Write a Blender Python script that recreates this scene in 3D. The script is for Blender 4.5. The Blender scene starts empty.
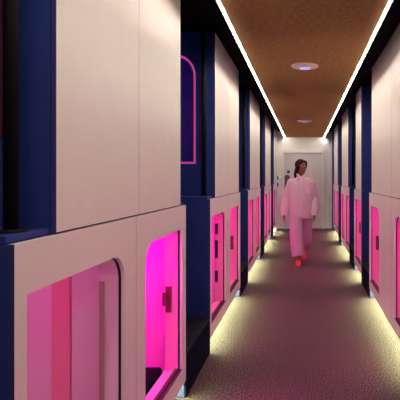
import bpy, bmesh, math, random
from mathutils import Vector, Matrix
R = math.radians
random.seed(7)
scn = bpy.context.scene
COL = scn.collection

# ------------------------------------------------------------------ materials
def mat(name, base, rough=0.5, spec=0.5, metal=0.0, noise=None, bump=None, emit=None, coat=0.0):
    m = bpy.data.materials.new(name); m.use_nodes = True
    nt = m.node_tree; b = nt.nodes['Principled BSDF']
    b.inputs['Base Color'].default_value = (*base, 1)
    b.inputs['Roughness'].default_value = rough
    b.inputs['Specular IOR Level'].default_value = spec
    b.inputs['Metallic'].default_value = metal
    b.inputs['Coat Weight'].default_value = coat
    if emit:
        b.inputs['Emission Color'].default_value = (*emit[0], 1)
        b.inputs['Emission Strength'].default_value = emit[1]
    if noise or bump:
        tc = nt.nodes.new('ShaderNodeTexCoord')
    if noise:
        scale, c2, lo, hi = noise[:4]
        n = nt.nodes.new('ShaderNodeTexNoise'); n.inputs['Scale'].default_value = scale
        n.inputs['Detail'].default_value = 3
        if len(noise) > 4:
            mp = nt.nodes.new('ShaderNodeMapping'); mp.inputs['Scale'].default_value = noise[4]
            nt.links.new(tc.outputs['Object'], mp.inputs[0]); nt.links.new(mp.outputs[0], n.inputs['Vector'])
        else:
            nt.links.new(tc.outputs['Object'], n.inputs['Vector'])
        r = nt.nodes.new('ShaderNodeValToRGB')
        r.color_ramp.elements[0].position = lo; r.color_ramp.elements[1].position = hi
        r.color_ramp.elements[0].color = (*base, 1); r.color_ramp.elements[1].color = (*c2, 1)
        nt.links.new(n.outputs['Fac'], r.inputs[0]); nt.links.new(r.outputs[0], b.inputs['Base Color'])
    if bump:
        n2 = nt.nodes.new('ShaderNodeTexNoise'); n2.inputs['Scale'].default_value = bump[0]; n2.inputs['Detail'].default_value = 3
        nt.links.new(tc.outputs['Object'], n2.inputs['Vector'])
        bp = nt.nodes.new('ShaderNodeBump'); bp.inputs['Strength'].default_value = bump[1]; bp.inputs['Distance'].default_value = bump[2]
        nt.links.new(n2.outputs['Fac'], bp.inputs['Height']); nt.links.new(bp.outputs[0], b.inputs['Normal'])
    return m

def glow(name, col, strength):
    m = bpy.data.materials.new(name); m.use_nodes = True
    nt = m.node_tree; nt.nodes.clear()
    e = nt.nodes.new('ShaderNodeEmission'); e.inputs[0].default_value = (*col, 1); e.inputs[1].default_value = strength
    o = nt.nodes.new('ShaderNodeOutputMaterial'); nt.links.new(e.outputs[0], o.inputs[0])
    return m

WARM = (1.0, 0.90, 0.76)
M = dict(
    panel=mat('warm white laminate', (.82, .795, .75), .33, .32, noise=(9, (.80, .775, .73), .35, .65)),
    navy=mat('navy paint', (.026, .046, .24), .5, .2, noise=(6, (.030, .052, .265), .3, .7)),
    lav=mat('lavender paint', (.075, .07, .20), .6, .2),
    deep=mat('blue black paint', (.006, .008, .020), .9, .04),
    edge=mat('violet edge band', (.055, .04, .20), .5, .3),
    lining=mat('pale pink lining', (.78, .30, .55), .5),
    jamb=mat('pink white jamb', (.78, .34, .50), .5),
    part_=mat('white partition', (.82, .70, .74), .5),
    vlin=mat('pale violet lining', (.55, .5, .75), .5),
    brush=mat('beige brush seal', (.42, .34, .27), .8),
    dimtrim=mat('unlit pink trim', (.10, .015, .05), .4),  # same arch edge with its lack of light put into the colour
    strip=mat('rose panel', (.88, .34, .46), .5),
    black=mat('matt black', (.005, .005, .007), .6, .15),
    void=mat('black soffit paint', (.004, .004, .004), .85, .1),
    rubber=mat('black rubber', (.012, .01, .012), .6),
    track=mat('bronze track', (.085, .042, .04), .35, .5, .4),
    bronze=mat('bronze hardware', (.16, .075, .06), .35, .5, .5),
    tread=mat('black step tread', (.010, .011, .016), .7, .2, bump=(90, .3, .004)),
    mattress=mat('pale mattress cover', (.70, .62, .66), .9, .1, bump=(50, .2, .004)),
    blackcloth=mat('black cloth', (.008, .008, .012), .95, .05),
    carpet=mat('purple brown carpet', (.034, .018, .024), .98, .05, noise=(105, (.20, .118, .132), .455, .55)),
    ceil=mat('brown fibre ceiling', (.31, .165, .068), .97, .03, noise=(38, (.54, .32, .14), .3, .72, (.7, 1.6, 1.0)), bump=(60, .6, .008)),
    wallw=mat('white wall paint', (.78, .77, .76), .5, .4),
    doorw=mat('white door paint', (.62, .585, .59), .45, .4),
    sign=mat('blue sign', (.02, .06, .22), .4),
    signw=mat('sign white', (.8, .8, .82), .4),
    plate=mat('brown plate', (.14, .055, .045), .4, .5, .2),
    dark=mat('dark plastic', (.012, .014, .018), .4),
    disc=mat('disc white', (.85, .72, .72), .5),
    led=glow('warm strip diffuser', WARM, 74),
    toe=glow('plinth strip', (.66, 1.0, .42), 165),
    violet=glow('violet lens', (.42, .32, 1.0), 1.5),
    green=glow('green indicator', (.35, .95, .55), .9),
    violetdot=glow('violet indicator', (.45, .35, .95), .9),
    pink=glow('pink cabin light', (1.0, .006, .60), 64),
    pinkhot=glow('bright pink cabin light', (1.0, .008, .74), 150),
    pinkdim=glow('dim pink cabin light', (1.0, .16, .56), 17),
    upvio=glow('violet cabin light', (.13, .05, 1.0), 6),
    archlit=glow('pod light on arch edge', (.62, .06, .36), .75),  # emission stands in for pink pod light falling on the arch edge
    skin=mat('skin', (.32, .095, .06), .5, .4),
    hair=mat('dark brown hair', (.018, .008, .006), .6, .15, noise=(60, (.04, .018, .012), .4, .7, (6, 6, .5))),
    shirt=mat('pink shirt cloth', (.84, .55, .74), .9, .1, bump=(14, .5, .02)),
    shirt2=mat('pale pink placket', (.88, .60, .78), .9, .1),
    trouser=mat('pink trouser cloth', (.66, .36, .54), .9, .1, bump=(10, .5, .02)),
    shoe=mat('red shoe', (.80, .025, .012), .4),
    sole=mat('red sole', (.55, .03, .02), .6),
    eyew=mat('eye white', (.75, .7, .68), .3),
    eyed=mat('eye dark', (.01, .007, .006), .2),
    lip=mat('lips', (.36, .07, .07), .4),
)

# ------------------------------------------------------------------ helpers
ORG = {}
def link(o, parent=None):
    COL.objects.link(o)
    if parent: o.parent = parent
    return o

def thing(name, label, cat, loc, group=None):
    o = bpy.data.objects.new(name, None); link(o)
    o.location = loc; o.empty_display_size = .1
    o['label'] = label; o['category'] = cat
    if group: o['group'] = group
    ORG[o] = Vector(loc)
    return o

def obj(name, bm, m, parent=None, smooth=False, recalc=True):
    org = ORG.get(parent, Vector((0, 0, 0)))
    if recalc: bmesh.ops.recalc_face_normals(bm, faces=bm.faces)
    bmesh.ops.translate(bm, verts=bm.verts, vec=-org)
    me = bpy.data.meshes.new(name)
    if smooth:
        for f in bm.faces: f.smooth = True
    bm.to_mesh(me); bm.free()
    me.materials.append(m)
    o = bpy.data.objects.new(name, me); link(o, parent)
    ORG[o] = org
    return o

def struct(name, bm, m, parent=None, **k):
    o = obj(name, bm, m, parent, **k)
    if parent is None: o['kind'] = 'structure'
    return o

def box(bm, x0, x1, y0, y1, z0, z1, bev=0):
    if x0 > x1: x0, x1 = x1, x0
    r = bmesh.ops.create_cube(bm, size=1)
    vs = r['verts']
    for v in vs:
        v.co = Vector((x0 + (v.co.x + .5) * (x1 - x0), y0 + (v.co.y + .5) * (y1 - y0), z0 + (v.co.z + .5) * (z1 - z0)))
    if bev:
        es = list({e for v in vs for e in v.link_edges})
        bmesh.ops.bevel(bm, geom=es, offset=bev, segments=2, affect='EDGES', profile=.5)
    return bm

def bx(*a, **k):
    return box(bmesh.new(), *a, **k)

def rev(bm, prof, c, n=40):
    """lathe of (r, z) about a vertical axis through c"""
    rings = []
    for r, z in prof:
        if r < 1e-6: rings.append([bm.verts.new((c[0], c[1], c[2] + z))])
        else: rings.append([bm.verts.new((c[0] + r * math.cos(2 * math.pi * i / n), c[1] + r * math.sin(2 * math.pi * i / n), c[2] + z)) for i in range(n)])
    for a, b in zip(rings, rings[1:]):
        for i in range(n):
            j = (i + 1) % n
            if len(a) == 1 and len(b) == 1: continue
            if len(a) == 1: bm.faces.new((a[0], b[i], b[j]))
            elif len(b) == 1: bm.faces.new((a[i], a[j], b[0]))
            else: bm.faces.new((a[i], a[j], b[j], b[i]))
    return bm

def tube(bm, pts, radii, n=14, flat=None):
    """closed tube along points, radii scalar or (a, b)"""
    pts = [Vector(p) for p in pts]; rings = []
    up = Vector((0, 1, 0)) if flat is None else Vector(flat)
    for i, p in enumerate(pts):
        t = (pts[min(i + 1, len(pts) - 1)] - pts[max(i - 1, 0)]).normalized()
        u = up.cross(t)
        if u.length < 1e-4: u = Vector((1, 0, 0)).cross(t)
        u.normalize(); v = t.cross(u).normalized()
        r = radii[i]; a, b = r if isinstance(r, tuple) else (r, r)
        rings.append([bm.verts.new(p + u * a * math.cos(2 * math.pi * k / n) + v * b * math.sin(2 * math.pi * k / n)) for k in range(n)])
    for a, b in zip(rings, rings[1:]):
        for k in range(n):
            j = (k + 1) % n
            bm.faces.new((a[k], a[j], b[j], b[k]))
    bm.faces.new(list(reversed(rings[0]))); bm.faces.new(rings[-1])
    return bm

def rings_loft(bm, rings, n=28):
    """rings: (cx, cy, z, rx, ry, squareness)"""
    R_ = []
    for cx, cy, z, rx, ry, sq in rings:
        L = []
        for k in range(n):
            a = 2 * math.pi * k / n; c, s = math.cos(a), math.sin(a)
            e = 2 / sq
            L.append(bm.verts.new((cx + rx * math.copysign(abs(c) ** e, c), cy + ry * math.copysign(abs(s) ** e, s), z)))
        R_.append(L)
    for a, b in zip(R_, R_[1:]):
        for k in range(n):
            j = (k + 1) % n
            bm.faces.new((a[k], a[j], b[j], b[k]))
    bm.faces.new(list(reversed(R_[0]))); bm.faces.new(R_[-1])
    return bm

def ball(bm, c, r, rot=None, seg=18):
    m = Matrix.Translation(c)
    if rot: m = m @ rot
    m = m @ Matrix.Diagonal((r[0], r[1], r[2], 1))
    bmesh.ops.create_uvsphere(bm, u_segments=seg, v_segments=seg // 2 + 2, radius=1, matrix=m)
    return bm

def melt(o, voxel, smooth=4):
    """fuse the overlapping volumes of one mesh into one continuous surface"""
    m1 = o.modifiers.new('r', 'REMESH'); m1.mode = 'VOXEL'; m1.voxel_size = voxel
    if smooth:
        m2 = o.modifiers.new('s', 'SMOOTH'); m2.iterations = smooth; m2.factor = .5
    dg = bpy.context.evaluated_depsgraph_get()
    me = bpy.data.meshes.new_from_object(o.evaluated_get(dg), depsgraph=dg)
    old = o.data; o.modifiers.clear(); o.data = me
    if not me.materials: me.materials.append(old.materials[0])
    for p in me.polygons: p.use_smooth = True
    bpy.data.meshes.remove(old)
    return o

# an outline in a plane: list of (u, z)
def doorway(u0, u1, z0, z1, r0=0, r1=0, n=10):
    """opening outline, r0 / r1 = top corner radius at the u0 / u1 side"""
    p = [(u0, z0), (u1, z0)]
    if r1: p += [(u1 - r1 + r1 * math.cos(a), z1 - r1 + r1 * math.sin(a)) for a in [math.pi / 2 * k / n for k in range(n + 1)]]
    else: p.append((u1, z1))
    if r0: p += [(u0 + r0 + r0 * math.cos(a), z1 - r0 + r0 * math.sin(a)) for a in [math.pi / 2 + math.pi / 2 * k / n for k in range(n + 1)]]
    else: p.append((u0, z1))
    return p

def offset_loop(p, d):
    """push a closed counter-clockwise outline outwards by d"""
    n = len(p); out = []
    for i in range(n):
        a, b, c = Vector(p[i - 1]), Vector(p[i]), Vector(p[(i + 1) % n])
        e1, e2 = (b - a), (c - b)
        if e1.length < 1e-7: e1 = e2
        if e2.length < 1e-7: e2 = e1
        n1 = Vector((e1.y, -e1.x)).normalized(); n2 = Vector((e2.y, -e2.x)).normalized()
        m = (n1 + n2).normalized(); k = d / max(.35, m.dot(n1))
        out.append(tuple(b + m * k))
    return out

def plate(to3, outer, hole, t0, t1):
    """plate between depths t0, t1; to3(u, z, t) -> point"""
    bm = bmesh.new(); es = []
    for lp in (outer, hole):
        if not lp: continue
        vs = [bm.verts.new(to3(u, z, t0)) for u, z in lp]
        es += [bm.edges.new((vs[i], vs[(i + 1) % len(vs)])) for i in range(len(vs))]
    bmesh.ops.triangle_fill(bm, use_beauty=True, use_dissolve=False, edges=es)
    r = bmesh.ops.extrude_face_region(bm, geom=list(bm.faces))
    vs = [g for g in r['geom'] if isinstance(g, bmesh.types.BMVert)]
    d = Vector(to3(0, 0, t1)) - Vector(to3(0, 0, t0))
    bmesh.ops.translate(bm, verts=vs, vec=d)
    return bm

def band_edges(o, ya, yb):
    """edge-banding on the narrow end faces of a front panel"""
    o.data.materials.append(M['edge']); oy = ORG[o].y
    for p in o.data.polygons:
        if abs(p.normal.y) > .9 and (abs(p.center.y + oy - ya) < .002 or abs(p.center.y + oy - yb) < .002): p.material_index = 1
    return o

def ringwall(to3, loop, d0, d1, t0, t1):
    """a frame following the loop, from offset d0 to d1 and depth t0 to t1"""
    bm = bmesh.new(); A, B = offset_loop(loop, d0), offset_loop(loop, d1); n = len(loop)
    q = [[bm.verts.new(to3(u, z, t)) for u, z in L] for L, t in ((A, t0), (B, t0), (B, t1), (A, t1))]
    for k in range(4):
        a, b = q[k], q[(k + 1) % 4]
        for i in range(n):
            j = (i + 1) % n
            bm.faces.new((a[i], a[j], b[j], b[i]))
    return bm

# ------------------------------------------------------------------ the corridor
XF = .752            # front of the pods either side of the centre line
XB = 2.75            # back of the pods
YE = 12.36           # end wall
ZT = 2.62            # top of the upper pods
struct('floor', bx(-2.85, 2.85, -1.6, YE + .1, -.1, 0), M['carpet'])
struct('ceiling', bx(-.520, .520, -1.6, YE, 2.50, 2.66), M['ceil'])
struct('ceiling_void', bx(-2.85, 2.85, -1.6, YE + .1, 2.66, 2.76), M['void'])
struct('wall_left', bx(-2.95, -2.85, -1.6, YE + .1, -.1, 2.76), M['navy'])
struct('wall_right', bx(2.85, 2.95, -1.6, YE + .1, -.1, 2.76), M['navy'])
struct('wall_front', bx(-2.95, 2.95, -1.7, -1.6, -.1, 2.76), M['wallw'])
bm = bx(-2.85, 2.85, YE, YE + .1, 0, 2.66)
struct('wall_back', bm, M['wallw'])
struct('wall_left_return', bx(-XB, -XF, 11.72, YE - .002, 0, 2.655), M['wallw'])
struct('wall_right_return', bx(XF, XB, 12.05, YE - .002, 0, 2.655), M['navy'])
struct('baseboard_back', bx(-.75, -.63, YE - .012, YE, .002, .09), M['wallw'])
struct('baseboard_back', bx(.57, .75, YE - .012, YE, .002, .09), M['wallw'])

# end door
d = bpy.data.objects.new('door_1', None); link(d); d.location = (-.04, YE, 0); d['kind'] = 'structure'; ORG[d] = Vector((-.04, YE, 0))
fr = bmesh.new()
box(fr, -.622, -.566, YE - .055, YE - .001, .001, 2.13, .004)
box(fr, .486, .55, YE - .055, YE - .001, .001, 2.13, .004)
box(fr, -.566, .486, YE - .055, YE - .001, 2.068, 2.13, .004)
obj('door_frame', fr, M['wallw'], d)
obj('door_leaf', bx(-.558, .478, YE - .018, YE - .002, .008, 2.06, .003), M['doorw'], d)
to3d = lambda u, z, t: (u, YE - .018 - t, z)
obj('push_plate', plate(to3d, doorway(-.545, -.40, 1.02, 1.47, .05, .07), None, .0005, .006), M['plate'], d)
sg = thing('door_sign', 'small round dark blue sign on the white end door', 'sign', (-.44, YE - .02, 1.555))
b = bmesh.new(); bmesh.ops.create_cone(b, cap_ends=True, segments=32, radius1=.044, radius2=.044, depth=.003, matrix=Matrix.Translation((-.44, YE - .0205, 1.555)) @ Matrix.Rotation(R(90), 4, 'X'))
obj('disc', b, M['sign'], sg)
for z, m_, lab in ((1.395, 'green', 'dark door reader with green light on end wall, the upper one'), (1.205, 'violetdot', 'dark door reader with violet light on end wall, the lower one')):
    t = thing('door_reader', lab, 'switch', (-.715, YE - .001, z), 'door readers beside the end door')
    obj('case', bx(-.752 + .003, -.712, YE - .022, YE + .002, z - .05, z + .05, .004), M['dark'], t)
    obj('indicator', bx(-.710, -.660, YE - .014, YE - .001, z - .01, z + .055, .004), M[m_], t)

# ceiling strips
for sx, lab in ((-1, 'long warm white ceiling light strip along the left edge of the brown ceiling'), (1, 'long warm white ceiling light strip along the right edge of the brown ceiling')):
    t = thing('light_strip', lab, 'light strip', (sx * .54, 5.3, 2.5), 'ceiling light strips')
    pr = bmesh.new()
    box(pr, sx * .5215, sx * .560, -1.59, YE - .003, 2.506, 2.66)
    box(pr, sx * .547, sx * .557, -1.59, YE - .003, 2.490, 2.506)
    obj('profile', pr, M['void'], t)
    obj('diffuser', bx(sx * .5310, sx * .5425, -1.59, YE - .004, 2.4965, 2.5055), M['led'], t)

for y, lab in ((4.43, 'round ceiling fitting with violet lens, the bigger nearer one on the brown ceiling'), (8.72, 'round ceiling fitting with violet lens, the smaller one farther down the brown ceiling')):
    t = thing('ceiling_fitting', lab, 'ceiling light', (.003, y, 2.5), 'round ceiling fittings')
    c = (.003, y, 2.4995)
    obj('flange', rev(bmesh.new(), [(0, 0), (.134, 0), (.135, -.006), (.128, -.012), (.075, -.019), (.062, -.02), (0, -.02)], c), M['disc'], t, smooth=False)
    obj('ring', rev(bmesh.new(), [(.052, -.0205), (.064, -.0205), (.063, -.026), (.053, -.026), (.052, -.0205)], c), M['disc'], t)
    obj('lens', rev(bmesh.new(), [(0, -.0205), (.0505, -.0205), (.046, -.026), (.02, -.029), (0, -.0295)], c), M['violet'], t, smooth=True)

# ------------------------------------------------------------------ lower pods
Z0, Z1 = .115, 1.226
def lower_pod(s, y0, y1, outer, label, near_dim=False, hooks=False, lock=True, dark=False, wide=False):
    """s = -1 / +1 side; outer = 'near', 'far' or 'both': which ends of the block this pod closes"""
    t = thing('lower_sleeping_pod', label, 'sleeping pod', (s * XF, (y0 + y1) / 2, 0), 'lower sleeping pods along the corridor')
    to3 = lambda u, z, d_: (s * (XF + d_), u, z)
    mn = .055 if outer in ('near', 'both') else .118
    mf = .085 if outer in ('far', 'both') else .125
    if wide: mn, mf = .64, .06
    r0 = 0 if outer == 'near' else .11
    r1 = 0 if outer in ('far', 'both') else .11
    if outer == 'both': r0 = .11
    hole = doorway(y0 + mn, y1 - mf, .215, 1.083, r0, r1)
    g = .0012
    band_edges(obj('front_panel', plate(to3, [(y0 + g, Z0), (y1 - g, Z0), (y1 - g, Z1), (y0 + g, Z1)], hole, 0, .016), M['panel'], t), y0 + g, y1 - g)
    obj('window_seal', ringwall(to3, hole, -.004, .006, .0175, .026), M['rubber'], t)
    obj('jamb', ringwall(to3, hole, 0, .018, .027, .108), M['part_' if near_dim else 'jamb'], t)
    # sliding track let into the sill
    ya, yb = y0 + mn, y1 - mf
    tr = bmesh.new()
    box(tr, s * (XF + .001), s * (XF + .013), ya + .003, yb - .003, .2155, .222)
    box(tr, s * (XF + .028), s * (XF + .046), ya + .003, yb - .003, .2155, .226)
    obj('sill_track', tr, M['track'], t)
    # carcass and lining
    a, b_ = y0 + .003, y1 - .003
    ca = bmesh.new()
    box(ca, s * (XF + .017), s * XB, a, b_, Z0, .15)
    box(ca, s * (XF + .017), s * XB, a, b_, Z1 - .022, Z1 - .001)
    box(ca, s * (XF + .017), s * XB, a, a + .016, .15, Z1 - .022)
    box(ca, s * (XF + .017), s * XB, b_ - .016, b_, .15, Z1 - .022)
    box(ca, s * (XB - .016), s * XB, a + .016, b_ - .016, .15, Z1 - .022)
    obj('carcass', ca, M['navy'], t)
    a += .0165; b_ -= .0165
    li = bmesh.new(); x0, x1 = XF + .109, XB - .017
    box(li, s * x0, s * x1, a, b_, .1505, .168)
    box(li, s * x0, s * x1, a, b_, Z1 - .034, Z1 - .0225)
    box(li, s * x0, s * x1, a, a + .01, .168, Z1 - .034)
    box(li, s * x0, s * x1, b_ - .01, b_, .168, Z1 - .034)
    box(li, s * (x1 - .01), s * x1, a + .01, b_ - .01, .168, Z1 - .034)
    # edge returns between lining and jamb
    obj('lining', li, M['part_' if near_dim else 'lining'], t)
    a += .0105; b_ -= .0105
    if outer == 'near':
        # partition panel and rose strip on the inner wall
        obj('partition_panel', bx(s * (XF + .119), s * (XF + .250), b_ - .045, b_ - .001, .1685, Z1 - .036, .003), M['part_'], t)
        obj('brush_seal', bx(s * (XF + .086), s * (XF + .1075), y1 - mf - .004, y1 - mf - .0004, .217, .965, .001), M['brush' if near_dim else 'jamb'], t)
        obj('rose_strip', bx(s * (XF + .268), s * (XF + .350), b_ - .022, b_ - .001, .1685, Z1 - .036, .003), M['strip'], t)
    if lock and outer != 'near':
        yj = y1 - mf
        lp = obj('lock_plate', bx(s * (XF + .067), s * (XF + .102), yj - .005, yj - .0005, .57, .73, .003), M['bronze'], t)
        lt = bmesh.new()
        box(lt, s * (XF + .086), s * (XF + .094), yj - .016, yj - .005, .645, .67, .001)
        box(lt, s * (XF + .086), s * (XF + .118), yj - .020, yj - .014, .615, .695, .002)
        obj('latch', lt, M['bronze'], lp)
    if hooks:
        yj = y1 - mf
        for z0_, z1_, w in ((.86, .96, .012), (.63, .80, .010), (.40, .51, .012)):
            hk = bmesh.new()
            box(hk, s * (XF + .076), s * (XF + .104), yj - .008, yj - .0005, z0_, z1_, .003)
            box(hk, s * (XF + .084), s * (XF + .096), yj - .026, yj - .007, z0_ + .02, z0_ + .05, .003)
            obj('lock_plate', hk, M['dark'], t)
    obj('mattress', bx(s * (XF + .12), s * (XB - .04), a + .006, b_ - .05, .1685, .238, .02), M['blackcloth' if dark else 'mattress'], t)
    # cabin light under the pod's ceiling
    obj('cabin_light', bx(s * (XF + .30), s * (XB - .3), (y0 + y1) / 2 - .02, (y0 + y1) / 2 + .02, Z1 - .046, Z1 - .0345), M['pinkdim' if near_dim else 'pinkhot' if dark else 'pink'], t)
    obj('plinth', bx(s * (XF + .098), s * XB, y0 + .003, y1 - .003, .0005, Z0 - .0005), M['black'], t)
    obj('plinth_light', bx(s * (XF + .088), s * (XF + .097), y0 + .02, y1 - .02, .086, .112), M['toe'], t)
    obj('light_shield', bx(s * (XF + .034), s * (XF + .038), y0 + .006, y1 - .006, .086, Z0 - .0003), M['black'], t)  # unseen lip, added to keep the plinth strip off the opposite panels
    return t

# ------------------------------------------------------------------ upper pods
def upper_pod(s, y0, y1, ly0, ly1, label, seam=True, lit=True, cut=None):
    t = thing('upper_sleeping_pod', label, 'sleeping pod', (s * XF, (y0 + y1) / 2, Z1), 'upper sleeping pods along the corridor')
    zb = 1.2335
    to3 = lambda u, z, d_: (s * (XF + d_), u, z)
    cuts = [y0, cut or (y0 + y1) / 2, y1] if seam else [y0, y1]
    for a, b in zip(cuts, cuts[1:]):
        band_edges(obj('front_panel', bx(s * XF, s * (XF + .015), a + .0014, b - .0014, zb, ZT), M['panel'], t), a + .0014, b - .0014)
    zi = 1.2275
    # bottom and ledges
    fl = bx(s * (XF + .017), s * XB, y0, y1, zi, 1.25)
    obj('base', fl, M['navy'], t)
    if y0 - ly0 > .03: obj('ledge', bx(s * (XF + .022), s * XB, ly0 + .001, y0 - .0005, zi, 1.247, .002), M['navy'], t)
    if ly1 - y1 > .03: obj('ledge', bx(s * (XF + .022), s * XB, y1 + .0005, ly1 - .001, zi, 1.247, .002), M['navy'], t)
    # near end with arched doorway, plain far end
    arch = doorway(.914, 1.60, 1.515, 2.44, .185, .185, 14)
    toe = lambda u, z, d_: (s * u, y0 + d_, z)
    obj('end_panel', plate(toe, [(XF + .017, 1.2505), (XB, 1.2505), (XB, ZT), (XF + .017, ZT)], arch, 0, .022), M['navy'], t)
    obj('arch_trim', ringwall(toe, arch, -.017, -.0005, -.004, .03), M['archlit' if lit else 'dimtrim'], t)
    obj('end_panel', bx(s * (XF + .017), s * XB, y1 - .022, y1, 1.2505, ZT), M['navy'], t)
    ca = bmesh.new()
    box(ca, s * (XF + .017), s * XB, y0 + .0225, y1 - .0225, ZT - .022, ZT)
    box(ca, s * (XB - .02), s * XB, y0 + .0225, y1 - .0225, 1.2505, ZT - .022)
    box(ca, s * (XF + .017), s * (XF + .03), y0 + .0225, y1 - .0225, 1.2505, ZT - .022)
    obj('carcass', ca, M['navy'], t)
    li = bmesh.new()
    a, b = y0 + .062, y1 - .023
    box(li, s * (XF + .031), s * (XB - .021), a, b, 1.251, 1.265)
    box(li, s * (XF + .031), s * (XB - .021), a, b, ZT - .036, ZT - .023)
    box(li, s * (XF + .031), s * (XF + .042), a, b, 1.265, ZT - .036)
    box(li, s * (XB - .033), s * (XB - .021), a, b, 1.265, ZT - .036)
    box(li, s * (XF + .042), s * (XB - .033), b - .012, b, 1.265, ZT - .036)
    obj('lining', li, M['vlin'], t)
    obj('mattress', bx(s * (XF + .5), s * (XB - .05), a + .01, b - .03, 1.2655, 1.38, .02), M['mattress'], t)
    obj('door_edge', bx(s * .937, s * .958, y0 + .035, y0 + .06, 1.2655, ZT - .037), M['bronze'], t)
    obj('cabin_light', bx(s * (XF + .1), s * (XB - .4), a + .002, a + .03, ZT - .052, ZT - .037), M['upvio'], t)
    return t

def grab_pole(s, y, label):
    t = thing('grab_pole', label, 'pole', (s * .825, y, 1.247), 'grab poles on the ledges')
    c = (s * .825, y, 1.2472)
    obj('base_flange', rev(bmesh.new(), [(0, 0), (.042, 0), (.042, .004), (.036, .008), (0, .008)], c), M['black'], t)
    obj('shaft', rev(bmesh.new(), [(0, .0082), (.0195, .0082), (.0195, 2.649 - 1.2472), (0, 2.649 - 1.2472)], c, 24), M['black'], t, smooth=True)
    obj('top_flange', rev(bmesh.new(), [(.0197, 2.650 - 1.2472), (.042, 2.650 - 1.2472), (.042, 2.6595 - 1.2472), (.0197, 2.6595 - 1.2472), (.0197, 2.650 - 1.2472)], c), M['black'], t)

def step_box(s, y0, y1, label):
    t = thing('step_box', label, 'step', (s * XF, (y0 + y1) / 2, 0), 'climbing steps between the pods')
    obj('body', bx(s * (XF + .0125), s * 1.35, y0 + .004, y1 - .004, .0005, .272, .003), M['lav'], t)
    obj('riser', bx(s * XF, s * (XF + .012), y0 + .004, y1 - .004, .0005, .272, .002), M['deep'], t)
    obj('tread', bx(s * (XF - .003), s * 1.35, y0 + .004, y1 - .004, .2725, .29, .003), M['tread'], t)

ORD = ['', 'first', 'second', 'third', 'fourth', 'fifth', 'sixth', 'seventh', 'eighth', 'ninth', 'tenth']
# left-hand row
LW, GAP = 1.69, .73
P = 2.42
for k in range(5):
    y = 1.165 + P * k
    half = k == 4
    n = 9 - 2 * k            # counted from the end door
    mid = y + LW / 2
    if not half:
        lab1 = {9: 'large lower pod in the left foreground, rose strip behind its rounded opening',
                7: 'lower pod with three dark fittings inside its pink opening, left row'}.get(n, f'pink lit lower pod, {ORD[n]} from the end door in the left row')
        lab2 = {8: 'lower pod glowing magenta with bronze lock and black mattress, left row'}.get(n - 1, f'pink lit lower pod, {ORD[n-1]} from the end door in the left row')
        lower_pod(-1, y, mid, 'near', lab1, near_dim=(k == 0), hooks=(k == 1))
        lower_pod(-1, mid, y + LW, 'far', lab2, dark=(k == 0))
        yu0, yu1, yl1 = y + .197, y + .197 + 1.367, y + LW
    else:
        lower_pod(-1, y, y + .86, 'both', 'narrow pink lit lower pod against the end wall, left row')
        yu0, yu1, yl1 = y + .197, y + .86, y + .86
    ul = {0: 'tall cream upper pod in the left foreground above the rose striped pod',
          1: 'cream upper pod with a pink edged arch in its navy end, second in left row',
          4: 'narrow cream upper pod against the end wall, left row'}.get(k, f'cream upper pod, {ORD[5-k]} from the end door in the left row')
    upper_pod(-1, yu0, yu1, y, yl1, ul, seam=not half, lit=k > 0)
    grab_pole(-1, y + .10, {0: 'thick black pole on the navy ledge at the left foreground edge',
                            1: 'black pole beside the pink edged arch, left row'}.get(k, f'black pole on a navy ledge, {ORD[5-k]} from the end door in the left row'))
    if k < 4:
        step_box(-1, y + LW, y + P, {0: 'black topped step between the two foremost pod blocks, left row'}.get(k, f'dark step between pod blocks, {ORD[4-k]} from the end door in the left row'))
# right-hand row
rows = [(.635, 2.325, 0), (3.055, 5.23, 0), (5.955, 6.82, 1), (7.555, 9.245, 0), (9.97, 11.66, 0)]
n = 9; prev = None
for k, (y, ye, half) in enumerate(rows):
    if half:
        lower_pod(1, y, ye, 'both', 'narrow pink lit lower pod standing alone between wide blocks, right row'); n -= 1
        upper_pod(1, y, ye - .215, y, ye, 'narrow cream upper pod standing alone between wide ones, right row', seam=False)
    else:
        mid = 3.90 if k == 1 else (y + ye) / 2
        lab1 = 'pink lit lower pod at the extreme right foreground, only its rounded corner showing' if n == 7 else 'pink lit lower pod right beside the viewpoint, ninth from the end door' if n == 9 else f'pink lit lower pod, {ORD[n]} from the end door in the right row'
        lower_pod(1, y, mid, 'near', lab1); n -= 1
        lab2 = 'pink lower pod with bronze lock on its far jamb, right foreground' if n == 6 else 'pink lit lower pod beside the viewpoint, eighth from the end door' if n == 8 else f'pink lit lower pod, {ORD[n]} from the end door in the right row'
        lower_pod(1, mid, ye, 'far', lab2, wide=k == 1); n -= 1
        upper_pod(1, y + .197, ye - .19, y, ye, cut=3.89 if k == 1 else None, label= 'wide cream upper pod filling the right foreground' if k == 1 else f'wide cream upper pod, {ORD[5-k]} from the end door in the right row')
        if k > 2: grab_pole(1, y + .10, f'black pole on a navy ledge, {ORD[5-k]} from the end door in the right row')
    if prev: step_box(1, prev, y, f'dark step between pod blocks, {ORD[5-k]} from the end door in the right row')
    prev = ye
# ------------------------------------------------------------------ the woman walking towards the viewer
PX, PY = -.055, 7.45
w = thing('person', 'person with dark hair in pink shirt, pink wide trousers and red shoes walking', 'person', (PX, PY, 0))
W = lambda x, y, z: (PX + x, PY + y, z)
HC = Vector(W(.005, -.02, 1.575))
HR = Matrix.Rotation(R(34), 4, 'Z') @ Matrix.Rotation(R(-6), 4, 'X')
def H(x, y, z): return HC + (HR @ Vector((x, y, z)))

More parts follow.
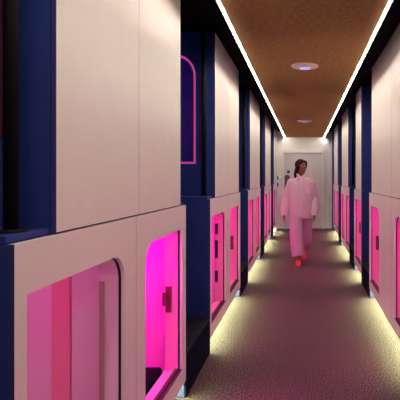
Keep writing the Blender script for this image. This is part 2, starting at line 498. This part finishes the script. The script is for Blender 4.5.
# leg joints
hipR, kneeR, ankR = W(-.085, 0, .88), W(-.080, -.17, .48), W(-.045, -.23, .085)
hipL, kneeL, ankL = W(.085, 0, .88), W(.085, .10, .47), W(.050, .37, .17)
shR, elR, wrR = W(-.150, 0, 1.325), W(-.230, .05, 1.06), W(-.282, -.02, .815)
shL, elL, wrL = W(.150, 0, 1.325), W(.208, .04, 1.06), W(.224, -.05, .815)
b = bmesh.new()
rings_loft(b, [(PX, PY, .80, .12, .085, 2), (PX, PY, .90, .165, .105, 2.1), (PX, PY, 1.0, .14, .092, 2.1), (PX, PY, 1.1, .125, .085, 2.1),
               (PX, PY, 1.22, .15, .10, 2.2), (PX, PY, 1.31, .150, .095, 2.2), (PX, PY, 1.355, .115, .075, 2), (PX, PY, 1.40, .065, .055, 2)])
tube(b, [W(0, .01, 1.37), W(.002, -.005, 1.46), H(0, .01, -.02)], [.056, .049, .05])
for sh, el, wr in ((shR, elR, wrR), (shL, elL, wrL)):
    m1 = Vector(sh).lerp(Vector(el), .5); m2 = Vector(el).lerp(Vector(wr), .35)
    tube(b, [sh, m1, el, m2, wr], [.052, .046, .038, .037, .025])
    ball(b, sh, (.058, .055, .058))
for hp, kn, an in ((hipR, kneeR, ankR), (hipL, kneeL, ankL)):
    m1 = Vector(hp).lerp(Vector(kn), .5); m2 = Vector(kn).lerp(Vector(an), .35)
    tube(b, [hp, m1, kn, m2, an], [.088, .07, .052, .054, .034])
    ball(b, hp, (.09, .09, .09))
# feet
for an, toe_ in ((ankR, W(-.042, -.37, .035)), (ankL, W(.050, .25, .03))):
    d_ = (Vector(toe_) - Vector(an)); d_.z = 0
    tube(b, [Vector(an) - d_ * .25 + Vector((0, 0, -.03)), Vector(an) + Vector((0, 0, -.01)), toe_], [.03, .035, .022])
# head
ball(b, H(0, .012, .03), (.072, .092, .088), HR.copy())
ball(b, H(0, -.022, -.04), (.054, .062, .070), HR.copy())
ball(b, H(0, -.050, -.082), (.028, .026, .020), HR.copy())
tube(b, [H(0, -.074, .022), H(0, -.090, -.004), H(0, -.103, -.026), H(0, -.082, -.034)], [.008, .010, .013, .008], 10)
for s in (-1, 1):
    ball(b, H(s * .072, .012, -.008), (.009, .018, .03), HR.copy())
    ball(b, H(s * .036, -.062, -.022), (.018, .016, .016), HR.copy())
# hands: palm, thumb and four curled fingers, hanging
def hand(bm, wr, s, dirv):
    wr = Vector(wr); dn = Vector(dirv).normalized()
    fwd = Vector((0, -1, 0)); fwd = (fwd - dn * fwd.dot(dn)).normalized()   # thumb side faces forward
    inn = Vector((-s, 0, 0)); inn = (inn - dn * inn.dot(dn) - fwd * inn.dot(fwd)).normalized()  # palm faces the thigh
    tube(bm, [wr - dn * .02, wr + dn * .03, wr + dn * .065, wr + dn * .092], [(.024, .020), (.033, .016), (.040, .014), (.038, .012)], 14, flat=tuple(inn))
    for i, (off, L) in enumerate(((.031, .068), (.0105, .078), (-.0105, .073), (-.031, .056))):
        p = wr + dn * .085 + fwd * off
        a = dn + inn * .18 + fwd * off * 3; c = dn + inn * .60 + fwd * off * 2; e = dn * .7 + inn * 1.0
        p1 = p + a.normalized() * L * .45; p2 = p1 + c.normalized() * L * .32; p3 = p2 + e.normalized() * L * .25
        tube(bm, [p - dn * .02, p, p1, p2, p3], [.0095, .0095, .0085, .0078, .0062], 10)
    tb = wr + dn * .03 + fwd * .026
    tube(bm, [tb - fwd * .012, tb + fwd * .014 + dn * .018 + inn * .008, tb + fwd * .026 + dn * .046 + inn * .018, tb + fwd * .027 + dn * .070 + inn * .026], [.015, .0125, .0105, .0078], 10)
hand(b, wrR, -1, (-.10, -.12, -1)); hand(b, wrL, 1, (-.05, -.18, -1))
body = obj('body', b, M['skin'], w)
melt(body, .0058, 3)
body.name = 'body'
# face
for s in (-1, 1):
    e = obj('eye', ball(bmesh.new(), H(s * .030, -.0735, .008), (.0130, .008, .0056), HR.copy()), M['eyew'], w, smooth=True)
    obj('iris', ball(bmesh.new(), H(s * .030, -.0795, .0085), (.0060, .004, .0050), HR.copy()), M['eyed'], e, smooth=True)
    obj('eyebrow', tube(bmesh.new(), [H(s * .014, -.083, .029), H(s * .030, -.083, .034), H(s * .046, -.074, .029)], [.003, .0038, .0022], 8), M['hair'], w, smooth=True)
lp = tube(bmesh.new(), [H(-.022, -.075, -.055), H(-.008, -.083, -.052), H(.008, -.083, -.052), H(.022, -.075, -.055)], [.003, .0065, .0065, .003], 10)
obj('mouth', lp, M['lip'], w, smooth=True)
# hair: cap round the skull, swept to the back with a tail falling behind her right shoulder
b = bmesh.new()
ball(b, H(0, .026, .040), (.092, .104, .096), HR.copy(), 28)
ball(b, H(0, .062, -.01), (.074, .062, .090), HR.copy())
for s in (-1, 1):
    tube(b, [H(s * .030, -.062, .098), H(s * .068, -.045, .062), H(s * .081, -.008, .02), H(s * .076, .03, -.05)], [.014, .022, .026, .022], 12)
tube(b, [H(-.04, .07, -.03), H(-.065, .07, -.10), H(-.075, .075, -.16), H(-.07, .085, -.20)], [.045, .04, .032, .015], 14)
tube(b, [H(.03, .08, -.03), H(.035, .085, -.10), H(.03, .09, -.15)], [.045, .04, .02], 14)
hair = obj('hair', b, M['hair'], w)
melt(hair, .0055, 3)
# carve the face out of the hair volume
bmh = bmesh.new(); bmh.from_mesh(hair.data)
inv = (Matrix.Translation(HC) @ HR).inverted(); org = ORG[hair]
kill = []
for v in bmh.verts:
    q = inv @ (v.co + org)
    if q.y < -.035 and q.z < .066 - abs(q.x) * .55 and abs(q.x) < .075: kill.append(v)
bmesh.ops.delete(bmh, geom=kill, context='VERTS'); bmh.to_mesh(hair.data); bmh.free()
for p in hair.data.polygons: p.use_smooth = True

# shirt: roomy, hip length, long sleeves
b = bmesh.new()
rings_loft(b, [(PX + .0, PY, .735, .190, .140, 2.5), (PX, PY, .80, .186, .138, 2.5), (PX, PY, .95, .188, .134, 2.4), (PX, PY, 1.10, .195, .132, 2.4),
               (PX, PY, 1.20, .196, .132, 2.3), (PX, PY, 1.28, .190, .128, 2.2), (PX, PY, 1.34, .160, .112, 2.1), (PX, PY, 1.385, .112, .090, 2.0), (PX, PY, 1.425, .072, .070, 2)])
for sh, el, wr in ((shR, elR, wrR), (shL, elL, wrL)):
    sh, el, wr = Vector(sh), Vector(el), Vector(wr)
    s = 1 if sh.x > PX else -1
    o_ = Vector((s * .02, 0, 0))
    tube(b, [sh - o_ * 3, sh + Vector((0, 0, -.01)), sh.lerp(el, .5) + o_ * .6, el + o_ * .8, el.lerp(wr, .5) + o_ * .6, wr + Vector((0, 0, .015)), wr + Vector((0, 0, -.025))],
         [.078, .082, .078, .075, .073, .066, .058], 20)
shirt = obj('shirt', b, M['shirt'], w)
melt(shirt, .0075, 4)
# soft folds
from mathutils import noise as mnoise
me = shirt.data
for v in me.vertices:
    f = mnoise.noise(Vector((v.co.x * 11, v.co.y * 11, v.co.z * 3.0)))
    v.co += v.normal * (f * .013 + mnoise.noise(Vector((v.co.x * 22, v.co.y * 22, v.co.z * 5.0))) * .006)
me.update()
fy = lambda z: PY - (.142 if z < 1.25 else .138 - (z - 1.25) * .30)
pl = bmesh.new()
zs = [.745 + k * (1.385 - .745) / 12 for k in range(13)]
tube(pl, [(PX + .004, fy(z) + .003, z) for z in zs], [(.017, .006)] * 13, 12, flat=(0, 1, 0))
plk = obj('placket', pl, M['shirt2'], shirt, smooth=True)
for z in (.84, .95, 1.06, 1.17, 1.28):
    obj('button', ball(bmesh.new(), (PX + .004, fy(z) - .0045, z), (.0055, .003, .0055), None, 12), M['signw'], plk, smooth=True)
cl = bmesh.new()
for s in (-1, 1):
    # a collar leaf folded down either side of the neck
    pts = [(PX + s * .012, PY - .100, 1.405), (PX + s * .060, PY - .062, 1.438), (PX + s * .074, PY - .005, 1.452), (PX + s * .055, PY + .055, 1.462), (PX, PY + .078, 1.466)]
    tube(cl, pts, [(.012, .012), (.012, .026), (.011, .028), (.011, .026), (.011, .026)], 12, flat=(0, 0, 1))
    tube(cl, [(PX + s * .018, PY - .098, 1.41), (PX + s * .050, PY - .120, 1.375), (PX + s * .064, PY - .118, 1.345)], [(.016, .007), (.022, .008), (.005, .004)], 12)
obj('collar', cl, M['shirt2'], shirt, smooth=True)
for wr in (wrR, wrL):
    wr = Vector(wr)
    obj('cuff', tube(bmesh.new(), [wr + Vector((0, 0, .012)), wr + Vector((0, 0, -.032))], [.066, .062], 24), M['shirt2'], shirt, smooth=False)
obj('pocket', bx(PX + .065, PX + .155, fy(1.2) + .002, fy(1.2) + .014, 1.14, 1.25, .004), M['shirt2'], shirt)

# trousers: wide legs, the back one trailing
b = bmesh.new()
rings_loft(b, [(PX, PY, .70, .165, .115, 2.2), (PX, PY, .85, .172, .122, 2.2), (PX, PY, .98, .150, .105, 2.1)])
vR = [Vector(hipR), Vector(hipR).lerp(Vector(kneeR), .5), Vector(kneeR), Vector(kneeR).lerp(Vector(ankR), .5), Vector(ankR) + Vector((0, 0, .055))]
tube(b, vR, [.098, .102, .104, .106, .108], 22)
vL = [Vector(hipL), Vector(hipL).lerp(Vector(kneeL), .5), Vector(kneeL), Vector(kneeL).lerp(Vector(ankL), .5), Vector(ankL) + Vector((0, -.02, .05))]
tube(b, vL, [.098, .098, .096, .098, .10], 22)
tr = obj('trousers', b, M['trouser'], w)
melt(tr, .0075, 4)
me = tr.data
for v in me.vertices:
    f = mnoise.noise(Vector((v.co.x * 16, v.co.y * 16, v.co.z * 1.6)))
    v.co += v.normal * f * .010
me.update()

# shoes
def shoe(heel, toe_, lift):
    heel, toe_ = Vector(heel), Vector(toe_)
    d_ = (toe_ - heel); L = d_.length; d_ = d_.normalized()
    b = bmesh.new(); s_ = bmesh.new()
    ps = [heel + d_ * L * f + Vector((0, 0, h)) for f, h in ((0, .048), (.12, .056), (.35, .052), (.6, .042), (.82, .034), (1, .026))]
    tube(b, ps, [(.026, .034), (.034, .044), (.035, .042), (.040, .033), (.040, .025), (.020, .014)], 18, flat=(0, 0, 1))
    ss = [heel + d_ * L * f + Vector((0, 0, .009)) for f in (-.04, .1, .35, .6, .85, 1.04)]
    tube(s_, ss, [(.022, .008), (.036, .009), (.034, .009), (.043, .009), (.040, .009), (.014, .007)], 18, flat=(0, 0, 1))
    a = obj('shoe', b, M['shoe'], w, smooth=True)
    obj('sole', s_, M['sole'], a, smooth=True)
shoe(W(-.046, -.165, .002), W(-.040, -.405, .002), 0)
shoe(W(.052, .40, .095), W(.046, .185, .004), .1)

# ------------------------------------------------------------------ camera and output look
cam = bpy.data.cameras.new('camera'); co = bpy.data.objects.new('camera', cam); COL.objects.link(co)
co.location = (0, 0, 1.40); co.rotation_euler = (R(90), 0, 0)
cam.sensor_fit = 'HORIZONTAL'; cam.sensor_width = 36; cam.lens = 40.5
cam.shift_x = -104.5 / 400; cam.shift_y = -22.5 / 400
cam.clip_start = .02
scn.camera = co
wd = bpy.data.worlds.new('world'); scn.world = wd; wd.use_nodes = True
wd.node_tree.nodes['Background'].inputs[0].default_value = (.02, .015, .02, 1)
wd.node_tree.nodes['Background'].inputs[1].default_value = .2
vs = scn.view_settings
scn.display_settings.display_device = 'sRGB'
vs.view_transform = 'Standard'; vs.look = 'None'; vs.exposure = 0.0; vs.gamma = 1; vs.use_curve_mapping = False
